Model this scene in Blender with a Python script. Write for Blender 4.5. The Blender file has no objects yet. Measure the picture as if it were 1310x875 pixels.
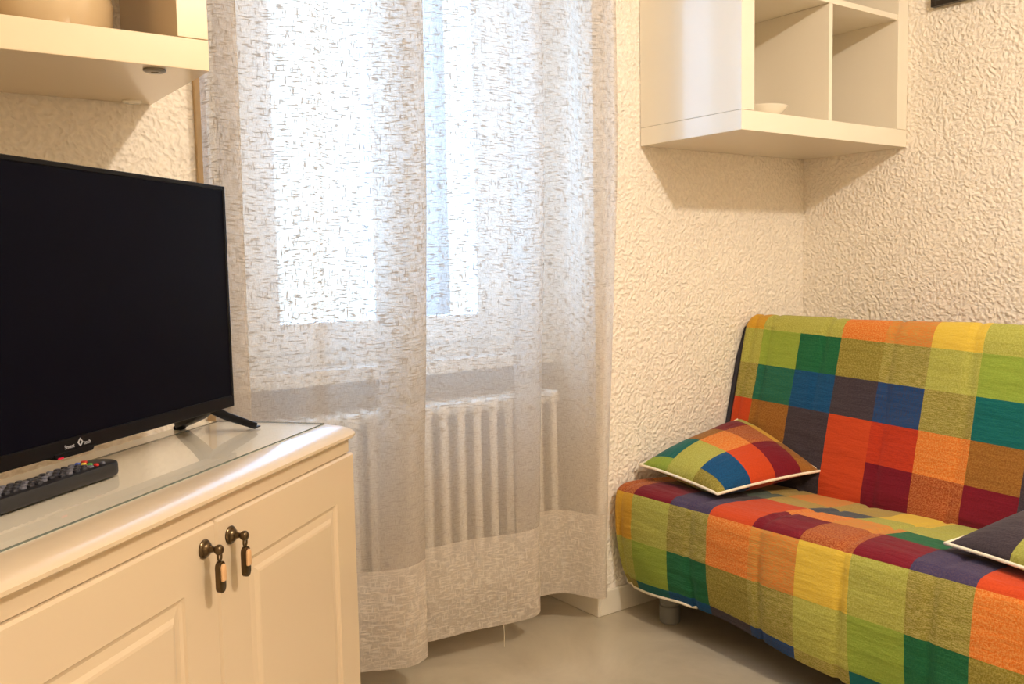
import bpy, bmesh, math, random
from mathutils import Vector, Matrix, noise
random.seed(7)
scn = bpy.context.scene
col = scn.collection
R = math.radians

def S(r, g, b):
    f = lambda c: (c/255/12.92) if c/255 <= .04045 else ((c/255+.055)/1.055)**2.4
    return (f(r), f(g), f(b), 1)

# ------------------------------------------------------------------ materials
def new_mat(name):
    m = bpy.data.materials.new(name); m.use_nodes = True
    nt = m.node_tree
    for n in list(nt.nodes): nt.nodes.remove(n)
    out = nt.nodes.new('ShaderNodeOutputMaterial')
    return m, nt, out

def node(nt, kind, **kw):
    n = nt.nodes.new(kind)
    for k, v in kw.items():
        if k.startswith('i_'):
            n.inputs[k[2:].replace('_', ' ')].default_value = v
        else: setattr(n, k, v)
    return n

def principled(name, color, rough=.5, metal=0, spec=.5, coat=0, var=.06, vscale=6, bump=0, bscale=200, coatrough=.05):
    m, nt, out = new_mat(name)
    p = node(nt, 'ShaderNodeBsdfPrincipled')
    p.inputs['Roughness'].default_value = rough
    p.inputs['Metallic'].default_value = metal
    p.inputs['Specular IOR Level'].default_value = spec
    p.inputs['Coat Weight'].default_value = coat
    p.inputs['Coat Roughness'].default_value = coatrough
    tc = node(nt, 'ShaderNodeTexCoord')
    nz = node(nt, 'ShaderNodeTexNoise', i_Scale=vscale, i_Detail=3)
    nt.links.new(tc.outputs['Object'], nz.inputs['Vector'])
    mx = node(nt, 'ShaderNodeMix', data_type='RGBA')
    mx.inputs['A'].default_value = tuple(c*(1-var) for c in color[:3])+(1,)
    mx.inputs['B'].default_value = tuple(min(1, c*(1+var)) for c in color[:3])+(1,)
    nt.links.new(nz.outputs['Fac'], mx.inputs['Factor'])
    nt.links.new(mx.outputs['Result'], p.inputs['Base Color'])
    if bump:
        n2 = node(nt, 'ShaderNodeTexNoise', i_Scale=bscale, i_Detail=2)
        nt.links.new(tc.outputs['Object'], n2.inputs['Vector'])
        b = node(nt, 'ShaderNodeBump', i_Strength=1, i_Distance=bump)
        nt.links.new(n2.outputs['Fac'], b.inputs['Height'])
        nt.links.new(b.outputs['Normal'], p.inputs['Normal'])
    nt.links.new(p.outputs['BSDF'], out.inputs['Surface'])
    return m

def plaster(name, color):
    m, nt, out = new_mat(name)
    p = node(nt, 'ShaderNodeBsdfPrincipled', i_Roughness=.75)
    p.inputs['Specular IOR Level'].default_value = .25
    tc = node(nt, 'ShaderNodeTexCoord')
    n0 = node(nt, 'ShaderNodeTexNoise', i_Scale=14, i_Detail=2)
    nt.links.new(tc.outputs['Object'], n0.inputs['Vector'])
    mp = node(nt, 'ShaderNodeMix', data_type='RGBA', blend_type='LINEAR_LIGHT')
    mp.inputs['Factor'].default_value = .015
    nt.links.new(tc.outputs['Object'], mp.inputs['A']); nt.links.new(n0.outputs['Color'], mp.inputs['B'])
    n1 = node(nt, 'ShaderNodeTexNoise', i_Scale=96, i_Detail=1.0, i_Roughness=.4, i_Distortion=0)
    nt.links.new(mp.outputs['Result'], n1.inputs['Vector'])
    rp = node(nt, 'ShaderNodeMapRange', interpolation_type='SMOOTHSTEP')
    rp.inputs['From Min'].default_value = .22; rp.inputs['From Max'].default_value = .78
    nt.links.new(n1.outputs['Fac'], rp.inputs['Value'])
    vo = node(nt, 'ShaderNodeTexVoronoi', feature='SMOOTH_F1', i_Scale=78, i_Smoothness=.6)
    nt.links.new(mp.outputs['Result'], vo.inputs['Vector'])
    ad = node(nt, 'ShaderNodeMath', operation='MULTIPLY_ADD'); ad.inputs[1].default_value = -.75
    nt.links.new(vo.outputs['Distance'], ad.inputs[0]); nt.links.new(rp.outputs['Result'], ad.inputs[2])
    b = node(nt, 'ShaderNodeBump', i_Strength=1, i_Distance=WALL_BUMP)
    nt.links.new(ad.outputs[0], b.inputs['Height'])
    mx = node(nt, 'ShaderNodeMix', data_type='RGBA')
    mx.inputs['A'].default_value = tuple(c*.9 for c in color[:3])+(1,)
    mx.inputs['B'].default_value = color
    nt.links.new(rp.outputs['Result'], mx.inputs['Factor'])
    nt.links.new(mx.outputs['Result'], p.inputs['Base Color'])
    nt.links.new(b.outputs['Normal'], p.inputs['Normal'])
    nt.links.new(p.outputs['BSDF'], out.inputs['Surface'])
    return m

def tile_floor(name):
    m, nt, out = new_mat(name)
    p = node(nt, 'ShaderNodeBsdfPrincipled', i_Roughness=.28)
    p.inputs['Specular IOR Level'].default_value = .45
    tc = node(nt, 'ShaderNodeTexCoord')
    n1 = node(nt, 'ShaderNodeTexNoise', i_Scale=2.4, i_Detail=6, i_Roughness=.6, i_Distortion=1.2)
    nt.links.new(tc.outputs['Object'], n1.inputs['Vector'])
    r = node(nt, 'ShaderNodeValToRGB')
    r.color_ramp.elements[0].position = .3; r.color_ramp.elements[0].color = S(166, 154, 132)
    r.color_ramp.elements[1].position = .72; r.color_ramp.elements[1].color = S(196, 184, 160)
    nt.links.new(n1.outputs['Fac'], r.inputs['Fac'])
    bt = node(nt, 'ShaderNodeTexBrick', offset=0, i_Scale=1, i_Mortar_Size=.0018, i_Brick_Width=.8, i_Row_Height=.8)
    mpn = node(nt, 'ShaderNodeMapping'); mpn.inputs['Location'].default_value = (.543, .3, 0)
    nt.links.new(tc.outputs['Object'], mpn.inputs['Vector'])
    nt.links.new(mpn.outputs['Vector'], bt.inputs['Vector'])
    mx = node(nt, 'ShaderNodeMix', data_type='RGBA')
    mx.inputs['Factor'].default_value = 0
    nt.links.new(r.outputs['Color'], mx.inputs['A'])
    mx.inputs['B'].default_value = S(188, 176, 150)
    nt.links.new(mx.outputs['Result'], p.inputs['Base Color'])
    nt.links.new(p.outputs['BSDF'], out.inputs['Surface'])
    return m

def fabric(name, ca, cb, contrast=.5, mode='mix'):
    """woven cotton: warp and weft threads of two tones, UV in metres"""
    m, nt, out = new_mat(name)
    p = node(nt, 'ShaderNodeBsdfPrincipled', i_Roughness=.9)
    p.inputs['Specular IOR Level'].default_value = .15
    p.inputs['Sheen Weight'].default_value = .08
    uv = node(nt, 'ShaderNodeUVMap')
    def thr(sx, sy, det=2):
        mp = node(nt, 'ShaderNodeMapping'); mp.inputs['Scale'].default_value = (sx, sy, 1)
        nt.links.new(uv.outputs['UV'], mp.inputs['Vector'])
        n = node(nt, 'ShaderNodeTexNoise', i_Scale=1, i_Detail=det, i_Roughness=.6)
        nt.links.new(mp.outputs['Vector'], n.inputs['Vector'])
        return n.outputs['Fac']
    if mode == 'h': a, b = thr(60, 420), thr(300, 500)
    elif mode == 'v': a, b = thr(420, 60), thr(500, 300)
    else: a, b = thr(170, 330), thr(330, 170)
    mm = node(nt, 'ShaderNodeMath', operation='ADD'); nt.links.new(a, mm.inputs[0]); nt.links.new(b, mm.inputs[1])
    mr = node(nt, 'ShaderNodeMapRange', interpolation_type='SMOOTHSTEP')
    mr.inputs['From Min'].default_value = .82; mr.inputs['From Max'].default_value = 1.22
    nt.links.new(mm.outputs[0], mr.inputs['Value'])
    mu = node(nt, 'ShaderNodeMath', operation='MULTIPLY'); mu.inputs[1].default_value = contrast
    nt.links.new(mr.outputs['Result'], mu.inputs[0])
    mx = node(nt, 'ShaderNodeMix', data_type='RGBA')
    mx.inputs['A'].default_value = ca; mx.inputs['B'].default_value = cb
    nt.links.new(mu.outputs[0], mx.inputs['Factor'])
    nt.links.new(mx.outputs['Result'], p.inputs['Base Color'])
    w = node(nt, 'ShaderNodeTexNoise', i_Scale=1, i_Detail=3)
    mpw = node(nt, 'ShaderNodeMapping'); mpw.inputs['Scale'].default_value = (10, 55, 1)
    nt.links.new(uv.outputs['UV'], mpw.inputs['Vector']); nt.links.new(mpw.outputs['Vector'], w.inputs['Vector'])
    bp = node(nt, 'ShaderNodeBump', i_Strength=.55, i_Distance=.008)
    nt.links.new(w.outputs['Fac'], bp.inputs['Height'])
    bp2 = node(nt, 'ShaderNodeBump', i_Strength=.5, i_Distance=.0012)
    nt.links.new(mm.outputs[0], bp2.inputs['Height']); nt.links.new(bp.outputs['Normal'], bp2.inputs['Normal'])
    nt.links.new(bp2.outputs['Normal'], p.inputs['Normal'])
    nt.links.new(p.outputs['BSDF'], out.inputs['Surface'])
    return m

def curtain_mat(name):
    m, nt, out = new_mat(name)
    uv = node(nt, 'ShaderNodeUVMap')
    def thr(sx, sy, lo, hi, det=1.5):
        mp = node(nt, 'ShaderNodeMapping'); mp.inputs['Scale'].default_value = (sx, sy, 1)
        nt.links.new(uv.outputs['UV'], mp.inputs['Vector'])
        n = node(nt, 'ShaderNodeTexNoise', i_Scale=1, i_Detail=det, i_Roughness=.5)
        nt.links.new(mp.outputs['Vector'], n.inputs['Vector'])
        r = node(nt, 'ShaderNodeMapRange'); r.inputs['From Min'].default_value = lo; r.inputs['From Max'].default_value = hi
        nt.links.new(n.outputs['Fac'], r.inputs['Value'])
        return r.outputs['Result']
    def math2(op, a, b):
        n = node(nt, 'ShaderNodeMath', operation=op); n.use_clamp = True
        for i, v in enumerate((a, b)):
            if isinstance(v, (int, float)): n.inputs[i].default_value = v
            else: nt.links.new(v, n.inputs[i])
        return n.outputs[0]
    h = thr(42, 270, .55, .63); v = thr(270, 42, .59, .67)
    slub = math2('MAXIMUM', h, v)
    fine = math2('MAXIMUM', thr(90, 620, .45, .65), thr(620, 90, .45, .65))
    a = math2('MULTIPLY', fine, CUR_FINE)
    a = math2('ADD', a, CUR_BASE)
    sl = math2('MULTIPLY', slub, CUR_SLUB)
    a = math2('ADD', a, sl)
    # doubled hem: the lowest 25 cm, and the seam line above it
    sep = node(nt, 'ShaderNodeSeparateXYZ'); nt.links.new(uv.outputs['UV'], sep.inputs[0])
    hem = node(nt, 'ShaderNodeMath', operation='LESS_THAN'); hem.inputs[1].default_value = .247
    nt.links.new(sep.outputs['Y'], hem.inputs[0])
    hm = math2('MULTIPLY', hem.outputs[0], .33)
    a = math2('ADD', a, hm)
    a = math2('MINIMUM', a, .985)
    colmix = node(nt, 'ShaderNodeMix', data_type='RGBA')
    colmix.inputs['A'].default_value = S(224, 213, 198); colmix.inputs['B'].default_value = S(164, 156, 145)
    notthem = math2('SUBTRACT', 1, hem.outputs[0])
    nt.links.new(math2('MULTIPLY', slub, notthem), colmix.inputs['Factor'])
    d = node(nt, 'ShaderNodeBsdfDiffuse'); t = node(nt, 'ShaderNodeBsdfTranslucent')
    nt.links.new(colmix.outputs['Result'], d.inputs['Color']); nt.links.new(colmix.outputs['Result'], t.inputs['Color'])
    ms = node(nt, 'ShaderNodeMixShader')
    tl = node(nt, 'ShaderNodeMapRange'); tl.inputs['To Min'].default_value = CUR_TRANSL; tl.inputs['To Max'].default_value = .26
    nt.links.new(slub, tl.inputs['Value']); nt.links.new(tl.outputs['Result'], ms.inputs[0])
    nt.links.new(d.outputs[0], ms.inputs[1]); nt.links.new(t.outputs[0], ms.inputs[2])
    tr = node(nt, 'ShaderNodeBsdfTransparent')
    m2 = node(nt, 'ShaderNodeMixShader')
    nt.links.new(a, m2.inputs[0]); nt.links.new(tr.outputs[0], m2.inputs[1]); nt.links.new(ms.outputs[0], m2.inputs[2])
    bp = node(nt, 'ShaderNodeBump', i_Strength=.25, i_Distance=.0006)
    nt.links.new(slub, bp.inputs['Height'])
    nt.links.new(bp.outputs['Normal'], d.inputs['Normal'])
    nt.links.new(m2.outputs[0], out.inputs['Surface'])
    return m

def thin_glass(name, tint=(1, 1, 1, 1), rough=.0, n=1.5):
    m, nt, out = new_mat(name)
    tr = node(nt, 'ShaderNodeBsdfTransparent'); tr.inputs['Color'].default_value = tint
    gl = node(nt, 'ShaderNodeBsdfGlossy'); gl.inputs['Roughness'].default_value = rough
    fr = node(nt, 'ShaderNodeFresnel'); geo = node(nt, 'ShaderNodeNewGeometry')
    ior = node(nt, 'ShaderNodeMapRange'); ior.inputs['To Min'].default_value = n; ior.inputs['To Max'].default_value = 1/n
    nt.links.new(geo.outputs['Backfacing'], ior.inputs['Value']); nt.links.new(ior.outputs['Result'], fr.inputs['IOR'])
    mx = node(nt, 'ShaderNodeMixShader')
    nt.links.new(fr.outputs[0], mx.inputs[0]); nt.links.new(tr.outputs[0], mx.inputs[1]); nt.links.new(gl.outputs[0], mx.inputs[2])
    nt.links.new(mx.outputs[0], out.inputs['Surface'])
    return m

def emissive(name, c, s):
    m, nt, out = new_mat(name)
    e = node(nt, 'ShaderNodeEmission'); e.inputs['Color'].default_value = c; e.inputs['Strength'].default_value = s
    nt.links.new(e.outputs[0], out.inputs['Surface'])
    return m

WALL_BUMP = .0032
CUR_BASE, CUR_FINE, CUR_SLUB, CUR_TRANSL = .50, .10, .40, .60

M = {}
M['plaster'] = plaster('textured_plaster', S(246, 237, 222))
M['flat_wall'] = principled('painted_wall', S(236, 226, 206), .8, spec=.2)
M['parapet'] = principled('parapet_shaded', S(150, 128, 100), .85, spec=.1)  # niche wall darkened in colour to stand in for shade behind the radiator
M['ceiling'] = principled('ceiling_paint', S(240, 234, 222), .9, spec=.1)
M['floor'] = tile_floor('floor_tile')
M['skirting'] = principled('skirting_paint', S(226, 218, 200), .4)
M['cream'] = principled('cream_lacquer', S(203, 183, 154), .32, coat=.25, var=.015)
M['cream_top_lit'] = principled('cream_worktop_lit', S(244, 234, 212), .25, coat=.4, var=.015)  # paler than the cream lacquer: brightness of the glass reflection painted in
M['cabinet_inside'] = principled('cabinet_dark_gap', S(120, 98, 66), .7)
M['white_shelf'] = principled('white_foil', S(232, 223, 204), .3, coat=.7, var=.01, coatrough=.07)
M['warm_cast_foil'] = principled('warm_cast_foil', S(220, 199, 164), .3, coat=.7, var=.01, coatrough=.07)  # same foil as the corner unit, tanned to paint in the warm cast
M['seam'] = principled('panel_seam', S(150, 138, 112), .8)
M['tan_ceramic'] = principled('tan_glazed_ceramic', S(196, 172, 134), .22, coat=.5, var=.08)
M['white_ceramic'] = principled('white_ceramic', S(246, 240, 225), .2, coat=.4, var=.01)
M['grey_metal'] = principled('grey_metal_disc', S(130, 124, 112), .35, metal=.7)
M['wood'] = principled('tan_wood', S(184, 156, 116), .6, var=.15, vscale=30)
M['window_white'] = principled('window_white', S(236, 236, 234), .4, coat=.2, var=.02)
M['sill'] = principled('sill_marble', S(226, 222, 214), .3, var=.08)
M['radiator'] = principled('radiator_white', S(246, 240, 228), .3, coat=.3, var=.01)
M['pane'] = thin_glass('window_glass')
M['glass_top'] = thin_glass('clear_glass_sheet', (1, 1, 1, 1), .015, 1.25)
M['glass_edge'] = principled('glass_edge', S(74, 84, 78), .15, coat=.6)
M['shutter'] = principled('shutter_grey', S(84, 84, 88), .6, var=.05)
M['black'] = principled('black_plastic', S(9, 9, 12), .5, var=.1, spec=.1)
M['black_gloss'] = principled('gloss_black_plastic', S(9, 9, 12), .35, spec=.12, coat=.06, var=.1)
M['screen'] = principled('tv_screen', S(5, 5, 14), .4, spec=.04, var=.1)
M['silver'] = principled('silver_print', S(165, 165, 170), .4, var=.02)
M['led'] = emissive('standby_led', (1, .03, .06, 1), .7)
M['rubber'] = principled('remote_black', S(17, 16, 20), .5, var=.1)
M['key_grey'] = principled('remote_key', S(40, 40, 48), .35)
for k, c in dict(red=(190, 40, 35), green=(70, 150, 60), yellow=(220, 190, 70), blue=(60, 90, 190), light=(92, 92, 102)).items():
    M['key_'+k] = principled('remote_key_'+k, S(*c), .4)
M['bronze'] = principled('antique_bronze', S(92, 76, 54), .28, metal=.9, var=.25, vscale=60)
M['inlay'] = principled('cream_inlay', S(214, 170, 124), .25, coat=.5)
M['frame_black'] = principled('black_frame', S(24, 18, 18), .3, coat=.4)
M['mat_white'] = principled('picture_mat', S(240, 236, 226), .8)
M['print'] = principled('faded_print', S(206, 168, 140), .7, var=.35, vscale=9)
M['print_dark'] = principled('print_purple', S(60, 44, 84), .7)
M['leg_grey'] = principled('leg_grey_plastic', S(120, 118, 112), .45)
M['navy'] = principled('navy_mattress_side', S(44, 42, 52), .9, bump=.001)
M['steel'] = principled('sofa_frame_steel', S(40, 40, 42), .5, metal=.5)
M['piping'] = principled('white_piping', S(238, 228, 204), .8, var=.08, vscale=80, bump=.001, bscale=400)
M['stitch'] = principled('grey_stitching', S(120, 100, 80), .9)
M['cable'] = principled('grey_cable', S(150, 145, 130), .5)
F = {}
def fab(k, a, b, c=.5, mode='mix'):
    dim = lambda q: tuple(v*.78 for v in S(*q)[:3])+(1,)
    F[k] = fabric('cotton_'+k, dim(a), dim(b), c, mode)
fab('lime', (146, 170, 62), (170, 186, 80), .5)
fab('limey', (172, 172, 74), (200, 196, 104), .8)
fab('green', (24, 98, 62), (48, 116, 66), .6)
fab('teal', (10, 98, 100), (30, 110, 92), .6)
fab('tealgreen', (26, 100, 84), (60, 116, 70), .6)
fab('blue', (18, 84, 132), (20, 60, 100), .7)
fab('inkblue', (22, 70, 124), (66, 62, 74), .7, 'v')
fab('dark', (62, 54, 62), (84, 72, 74), .6)
fab('purple', (60, 54, 90), (92, 74, 88), .7)
fab('orangered', (212, 78, 34), (196, 66, 30), .6)
fab('redorange', (204, 64, 32), (160, 46, 30), .6, 'h')
fab('orange', (226, 118, 38), (236, 168, 92), .75)
fab('orangelight', (228, 134, 54), (196, 160, 84), .9, 'h')
fab('rust', (158, 70, 30), (214, 142, 84), .6)
fab('brown', (146, 92, 34), (176, 126, 58), .7)
fab('maroon', (124, 22, 38), (108, 16, 34), .6)
fab('yellow', (232, 196, 68), (236, 204, 92), .6)
fab('gold', (214, 160, 46), (226, 180, 66), .6)
fab('olive', (138, 126, 44), (176, 160, 84), .85, 'mix')
fab('oliveh', (140, 132, 46), (186, 172, 102), 1, 'h')
fab('tan', (176, 150, 76), (196, 170, 96), .7)
fab('greyteal', (84, 104, 96), (110, 116, 90), .7)
fab('greyblue', (66, 76, 88), (96, 92, 86), .7, 'h')

# ------------------------------------------------------------------ mesh helpers
def B(): return bmesh.new()

def merge(dst, src, mi=None):
    me = bpy.data.meshes.new('tmp')
    if mi is not None:
        for f in src.faces: f.material_index = mi
    src.to_mesh(me); src.free(); dst.from_mesh(me); bpy.data.meshes.remove(me)

def rbox(bm, x0, x1, y0, y1, z0, z1, bev=.0, seg=2, mi=0, rot=None):
    b = B(); bmesh.ops.create_cube(b, size=1)
    for v in b.verts:
        v.co = Vector(((x0+x1)/2+v.co.x*(x1-x0), (y0+y1)/2+v.co.y*(y1-y0), (z0+z1)/2+v.co.z*(z1-z0)))
    if bev: bmesh.ops.bevel(b, geom=b.edges[:], offset=bev, segments=seg, profile=.5, affect='EDGES')
    if rot is not None:
        c = Vector(((x0+x1)/2, (y0+y1)/2, (z0+z1)/2))
        bmesh.ops.rotate(b, cent=c, matrix=rot, verts=b.verts[:])
    merge(bm, b, mi)

def frame_between(d):
    d = d.normalized(); up = Vector((0, 0, 1)) if abs(d.z) < .95 else Vector((1, 0, 0))
    a = d.cross(up).normalized(); return a, a.cross(d).normalized()

def tube(bm, pts, r, seg=10, mi=0, closed=False, caps=True):
    b = B(); pts = [Vector(p) for p in pts]; n = len(pts); rings = []
    pa = None
    for i, p in enumerate(pts):
        if closed: d = pts[(i+1) % n]-pts[i-1]
        else: d = pts[min(i+1, n-1)]-pts[max(i-1, 0)]
        d.normalize()
        if pa is None: a, c = frame_between(d)
        else:
            a = (pa-d*pa.dot(d)).normalized(); c = a.cross(d).normalized()
        pa = a
        rr = r[i] if isinstance(r, (list, tuple)) else r
        rings.append([b.verts.new(p+(a*math.cos(t)+c*math.sin(t))*rr) for t in [2*math.pi*k/seg for k in range(seg)]])
    for i in range(n if closed else n-1):
        A, C = rings[i], rings[(i+1) % n]
        for k in range(seg): b.faces.new((A[k], A[(k+1) % seg], C[(k+1) % seg], C[k]))
    if caps and not closed:
        b.faces.new(rings[0][::-1]); b.faces.new(rings[-1])
    bmesh.ops.recalc_face_normals(b, faces=b.faces[:])
    merge(bm, b, mi)

def lathe(bm, prof, origin=(0, 0, 0), axis='Z', seg=32, mi=0):
    b = B(); rings = []
    o = Vector(origin)
    for r, h in prof:
        ring = []
        for k in range(seg):
            t = 2*math.pi*k/seg; c, s = math.cos(t)*r, math.sin(t)*r
            v = Vector((c, s, h)) if axis == 'Z' else (Vector((c, h, s)) if axis == 'Y' else Vector((h, c, s)))
            ring.append(b.verts.new(o+v))
        rings.append(ring)
    for A, C in zip(rings, rings[1:]):
        for k in range(seg): b.faces.new((A[k], A[(k+1) % seg], C[(k+1) % seg], C[k]))
    b.faces.new(rings[0][::-1]); b.faces.new(rings[-1])
    bmesh.ops.remove_doubles(b, verts=b.verts[:], dist=1e-6)
    bmesh.ops.recalc_face_normals(b, faces=b.faces[:])
    merge(bm, b, mi)

def prism(bm, pts, z0, z1, mi=0, bev=0, axis='Z'):
    """extrude a 2-D polygon; axis Z: pts are (x,y); axis Y: (x,z); axis X: (y,z)"""
    b = B()
    mk = {'Z': lambda p, h: (p[0], p[1], h), 'Y': lambda p, h: (p[0], h, p[1]), 'X': lambda p, h: (h, p[0], p[1])}[axis]
    lo = [b.verts.new(mk(p, z0)) for p in pts]; hi = [b.verts.new(mk(p, z1)) for p in pts]
    n = len(pts)
    b.faces.new(lo[::-1]); b.faces.new(hi)
    for i in range(n): b.faces.new((lo[i], lo[(i+1) % n], hi[(i+1) % n], hi[i]))
    bmesh.ops.recalc_face_normals(b, faces=b.faces[:])
    if bev: bmesh.ops.bevel(b, geom=b.edges[:], offset=bev, segments=2, profile=.5, affect='EDGES')
    merge(bm, b, mi)

def obj(name, bm, mats, parent=None, smooth=None, loc=None):
    me = bpy.data.meshes.new(name)
    if smooth is not None:
        for f in bm.faces: f.smooth = True
        for e in bm.edges:
            if len(e.link_faces) == 2 and e.calc_face_angle(0) > smooth: e.smooth = False
    bm.to_mesh(me); bm.free()
    for m in (mats if isinstance(mats, (list, tuple)) else [mats]): me.materials.append(m)
    o = bpy.data.objects.new(name, me); col.objects.link(o)
    if loc is not None: o.location = loc
    if parent is not None: o.parent = parent
    return o

def thing(name, label, cat, loc=(0, 0, 0), rz=0, group=None):
    o = bpy.data.objects.new(name, None); col.objects.link(o)
    o.empty_display_size = .1
    o.location = loc; o.rotation_euler = (0, 0, rz)
    o['label'] = label; o['category'] = cat
    if group: o['group'] = group
    return o

def struct(name, bm, mats, parent=None, smooth=None):
    o = obj(name, bm, mats, parent, smooth)
    if parent is None: o['kind'] = 'structure'
    return o

# ------------------------------------------------------------------ the room
# right-hand (sofa) wall is x = 0, window wall is y = 0, the room lies at x < 0, y < 0
XL, YB, HC = -4.4, -4.4, 2.6
NX0, NX1, ND = -2.105, -.978, .255          # window niche
HEADZ = 2.28
b = B(); rbox(b, XL-.1, .1, YB-.1, .1, -.1, 0); 
rbox(b, NX0, NX1, .1, ND+.02, -.1, 0)
struct('floor', b, M['floor'])
b = B(); rbox(b, XL-.1, .1, YB-.1, .1, HC, HC+.1); struct('ceiling', b, M['ceiling'])
b = B(); rbox(b, 0, .1, YB, .5, 0, HC); struct('wall_right', b, M['plaster'])
b = B(); rbox(b, XL-.1, XL, YB, .1, 0, HC); struct('wall_left', b, M['flat_wall'])
b = B(); rbox(b, XL-.1, .1, YB-.1, YB, 0, HC); struct('wall_rear', b, M['flat_wall'])
WX0, WX1, WZ0, WZ1 = -1.985, -1.065, .80, 2.22   # window opening in the back of the niche
b = B()
rbox(b, XL, NX0, 0, .45, 0, HC)
rbox(b, NX1, 0, 0, .45, 0, HC)
rbox(b, NX0, NX1, 0, .45, HEADZ, HC)
rbox(b, NX0, WX0, ND, .45, WZ0-.045, HEADZ)
rbox(b, WX1, NX1, ND, .45, WZ0-.045, HEADZ)
rbox(b, WX0, WX1, ND, .45, WZ1, HEADZ)
struct('wall_window', b, M['plaster'])
b = B(); rbox(b, NX0, NX1, ND, .45, 0, WZ0-.045); struct('wall_parapet', b, M['parapet'])  # wall below the sill, shade painted into its colour
# skirting
b = B()
rbox(b, NX1, 0, -.012, 0, 0, .075, .003)
struct('baseboard_window', b, M['skirting'])
b = B(); rbox(b, -.012, 0, YB, -.012, 0, .075, .003); struct('baseboard_right', b, M['skirting'])
b = B(); rbox(b, NX1-.012, NX1, -.012, ND, 0, .075, .003); struct('baseboard_niche', b, M['skirting'])
# tan strip up the left corner of the niche
b = B(); rbox(b, NX0-.012, NX0+.012, -.012, .012, 0, HC-.01, .002); struct('trim_1', b, M['wood'])
# sill
b = B(); rbox(b, NX0+.004, NX1-.004, ND-.085, ND+.12, WZ0-.045, WZ0-.005, .006, 3); struct('trim_2', b, M['sill'])

# window: outer frame, two sashes with panes
b = B()
fw = .055; y0, y1 = ND+.03, ND+.10
rbox(b, WX0, WX0+fw, y0, y1, WZ0-.005, WZ1, .004); rbox(b, WX1-fw, WX1, y0, y1, WZ0-.005, WZ1, .004)
rbox(b, WX0+fw, WX1-fw, y0, y1, WZ0-.005, WZ0+.045, .004); rbox(b, WX0+fw, WX1-fw, y0, y1, WZ1-fw, WZ1, .004)
win = struct('window_1', b, M['window_white'])
PZ0 = .915
def sash(x0, x1, gx0, gx1):
    b = B(); ys0, ys1 = ND+.012, ND+.075
    z0, z1 = WZ0+.035, WZ1-.045
    rbox(b, x0, gx0, ys0, ys1, z0, z1, .006); rbox(b, gx1, x1, ys0, ys1, z0, z1, .006)
    rbox(b, gx0, gx1, ys0, ys1, z0, PZ0, .006); rbox(b, gx0, gx1, ys0, ys1, z1-.09, z1, .006)
    s = obj('sash', b, M['window_white'], win)
    b = B(); yg = ND+.043
    b.faces.new([b.verts.new(p) for p in ((gx0, yg, PZ0), (gx1, yg, PZ0), (gx1, yg, z1-.09), (gx0, yg, z1-.09))])
    obj('pane', b, M['pane'], s)
sash(-1.94, -1.522, -1.832, -1.555)
sash(-1.52, -1.112, -1.470, -1.212)
b = B(); rbox(b, -1.528, -1.512, ND-.004, ND+.012, 1.30, 1.42, .004); rbox(b, -1.526, -1.514, ND-.03, ND-.004, 1.35, 1.37, .003)
rbox(b, -1.529, -1.511, ND-.042, ND-.028, 1.25, 1.37, .006, 3)
obj('window_handle', b, M['silver'], win)

# shutter leaf folded open outside the right sash
sh = thing('window_shutter', 'open grey shutter leaf outside the right window pane', 'shutter', (-1.205, .462, .82), R(0))
b = B()
SX = .02
rbox(b, -SX, SX, 0, .09, .0, 1.45, .004); rbox(b, -SX, SX, .20, .25, .0, 1.45, .004)
rbox(b, -SX, SX, .09, .20, 0, .10, .004); rbox(b, -SX, SX, .09, .20, 1.35, 1.45, .004); rbox(b, -SX, SX, .09, .20, .56, .66, .004)
obj('shutter_frame', b, M['shutter'], sh)
for z0, z1 in ((.115, .545), (.675, 1.335)):
    b = B(); rbox(b, -.012, .012, .105, .188, z0, z1, .006); obj('shutter_panel', b, M['shutter'], sh)

# radiator: columns, headers, valve and feet
rad = thing('column_radiator', 'white column radiator under the window behind the sheer curtain', 'radiator', (0, 0, 0))
RZ0, RZ1 = .14, .685
nrad = 18; rx0, pitch = -2.00, .0545
for k in range(nrad):
    x = rx0+pitch*k
    b = B()
    for yy in (.085, .165):
        tube(b, [(x, yy, RZ0+.01), (x, yy, RZ0+.04), (x, yy, RZ1-.04), (x, yy, RZ1-.01)], [.009, .0118, .0118, .009], 12)
    for zz in (RZ0+.02, RZ1-.02):
        rbox(b, x-.019, x+.019, .068, .182, zz-.022, zz+.022, .016, 4)
    obj('column', b, M['radiator'], rad, R(40))
for zz in (RZ0+.02, RZ1-.02):
    b = B(); tube(b, [(rx0-.03, .125, zz), (rx0+pitch*(nrad-1)+.03, .125, zz)], .017, 14)
    obj('header', b, M['radiator'], rad, R(40))
for xx in (rx0+pitch*3, rx0+pitch*12):
    b = B(); rbox(b, xx-.012, xx+.012, .18, ND, RZ1-.12, RZ1-.09, .002)
    obj('bracket', b, M['radiator'], rad)

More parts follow.
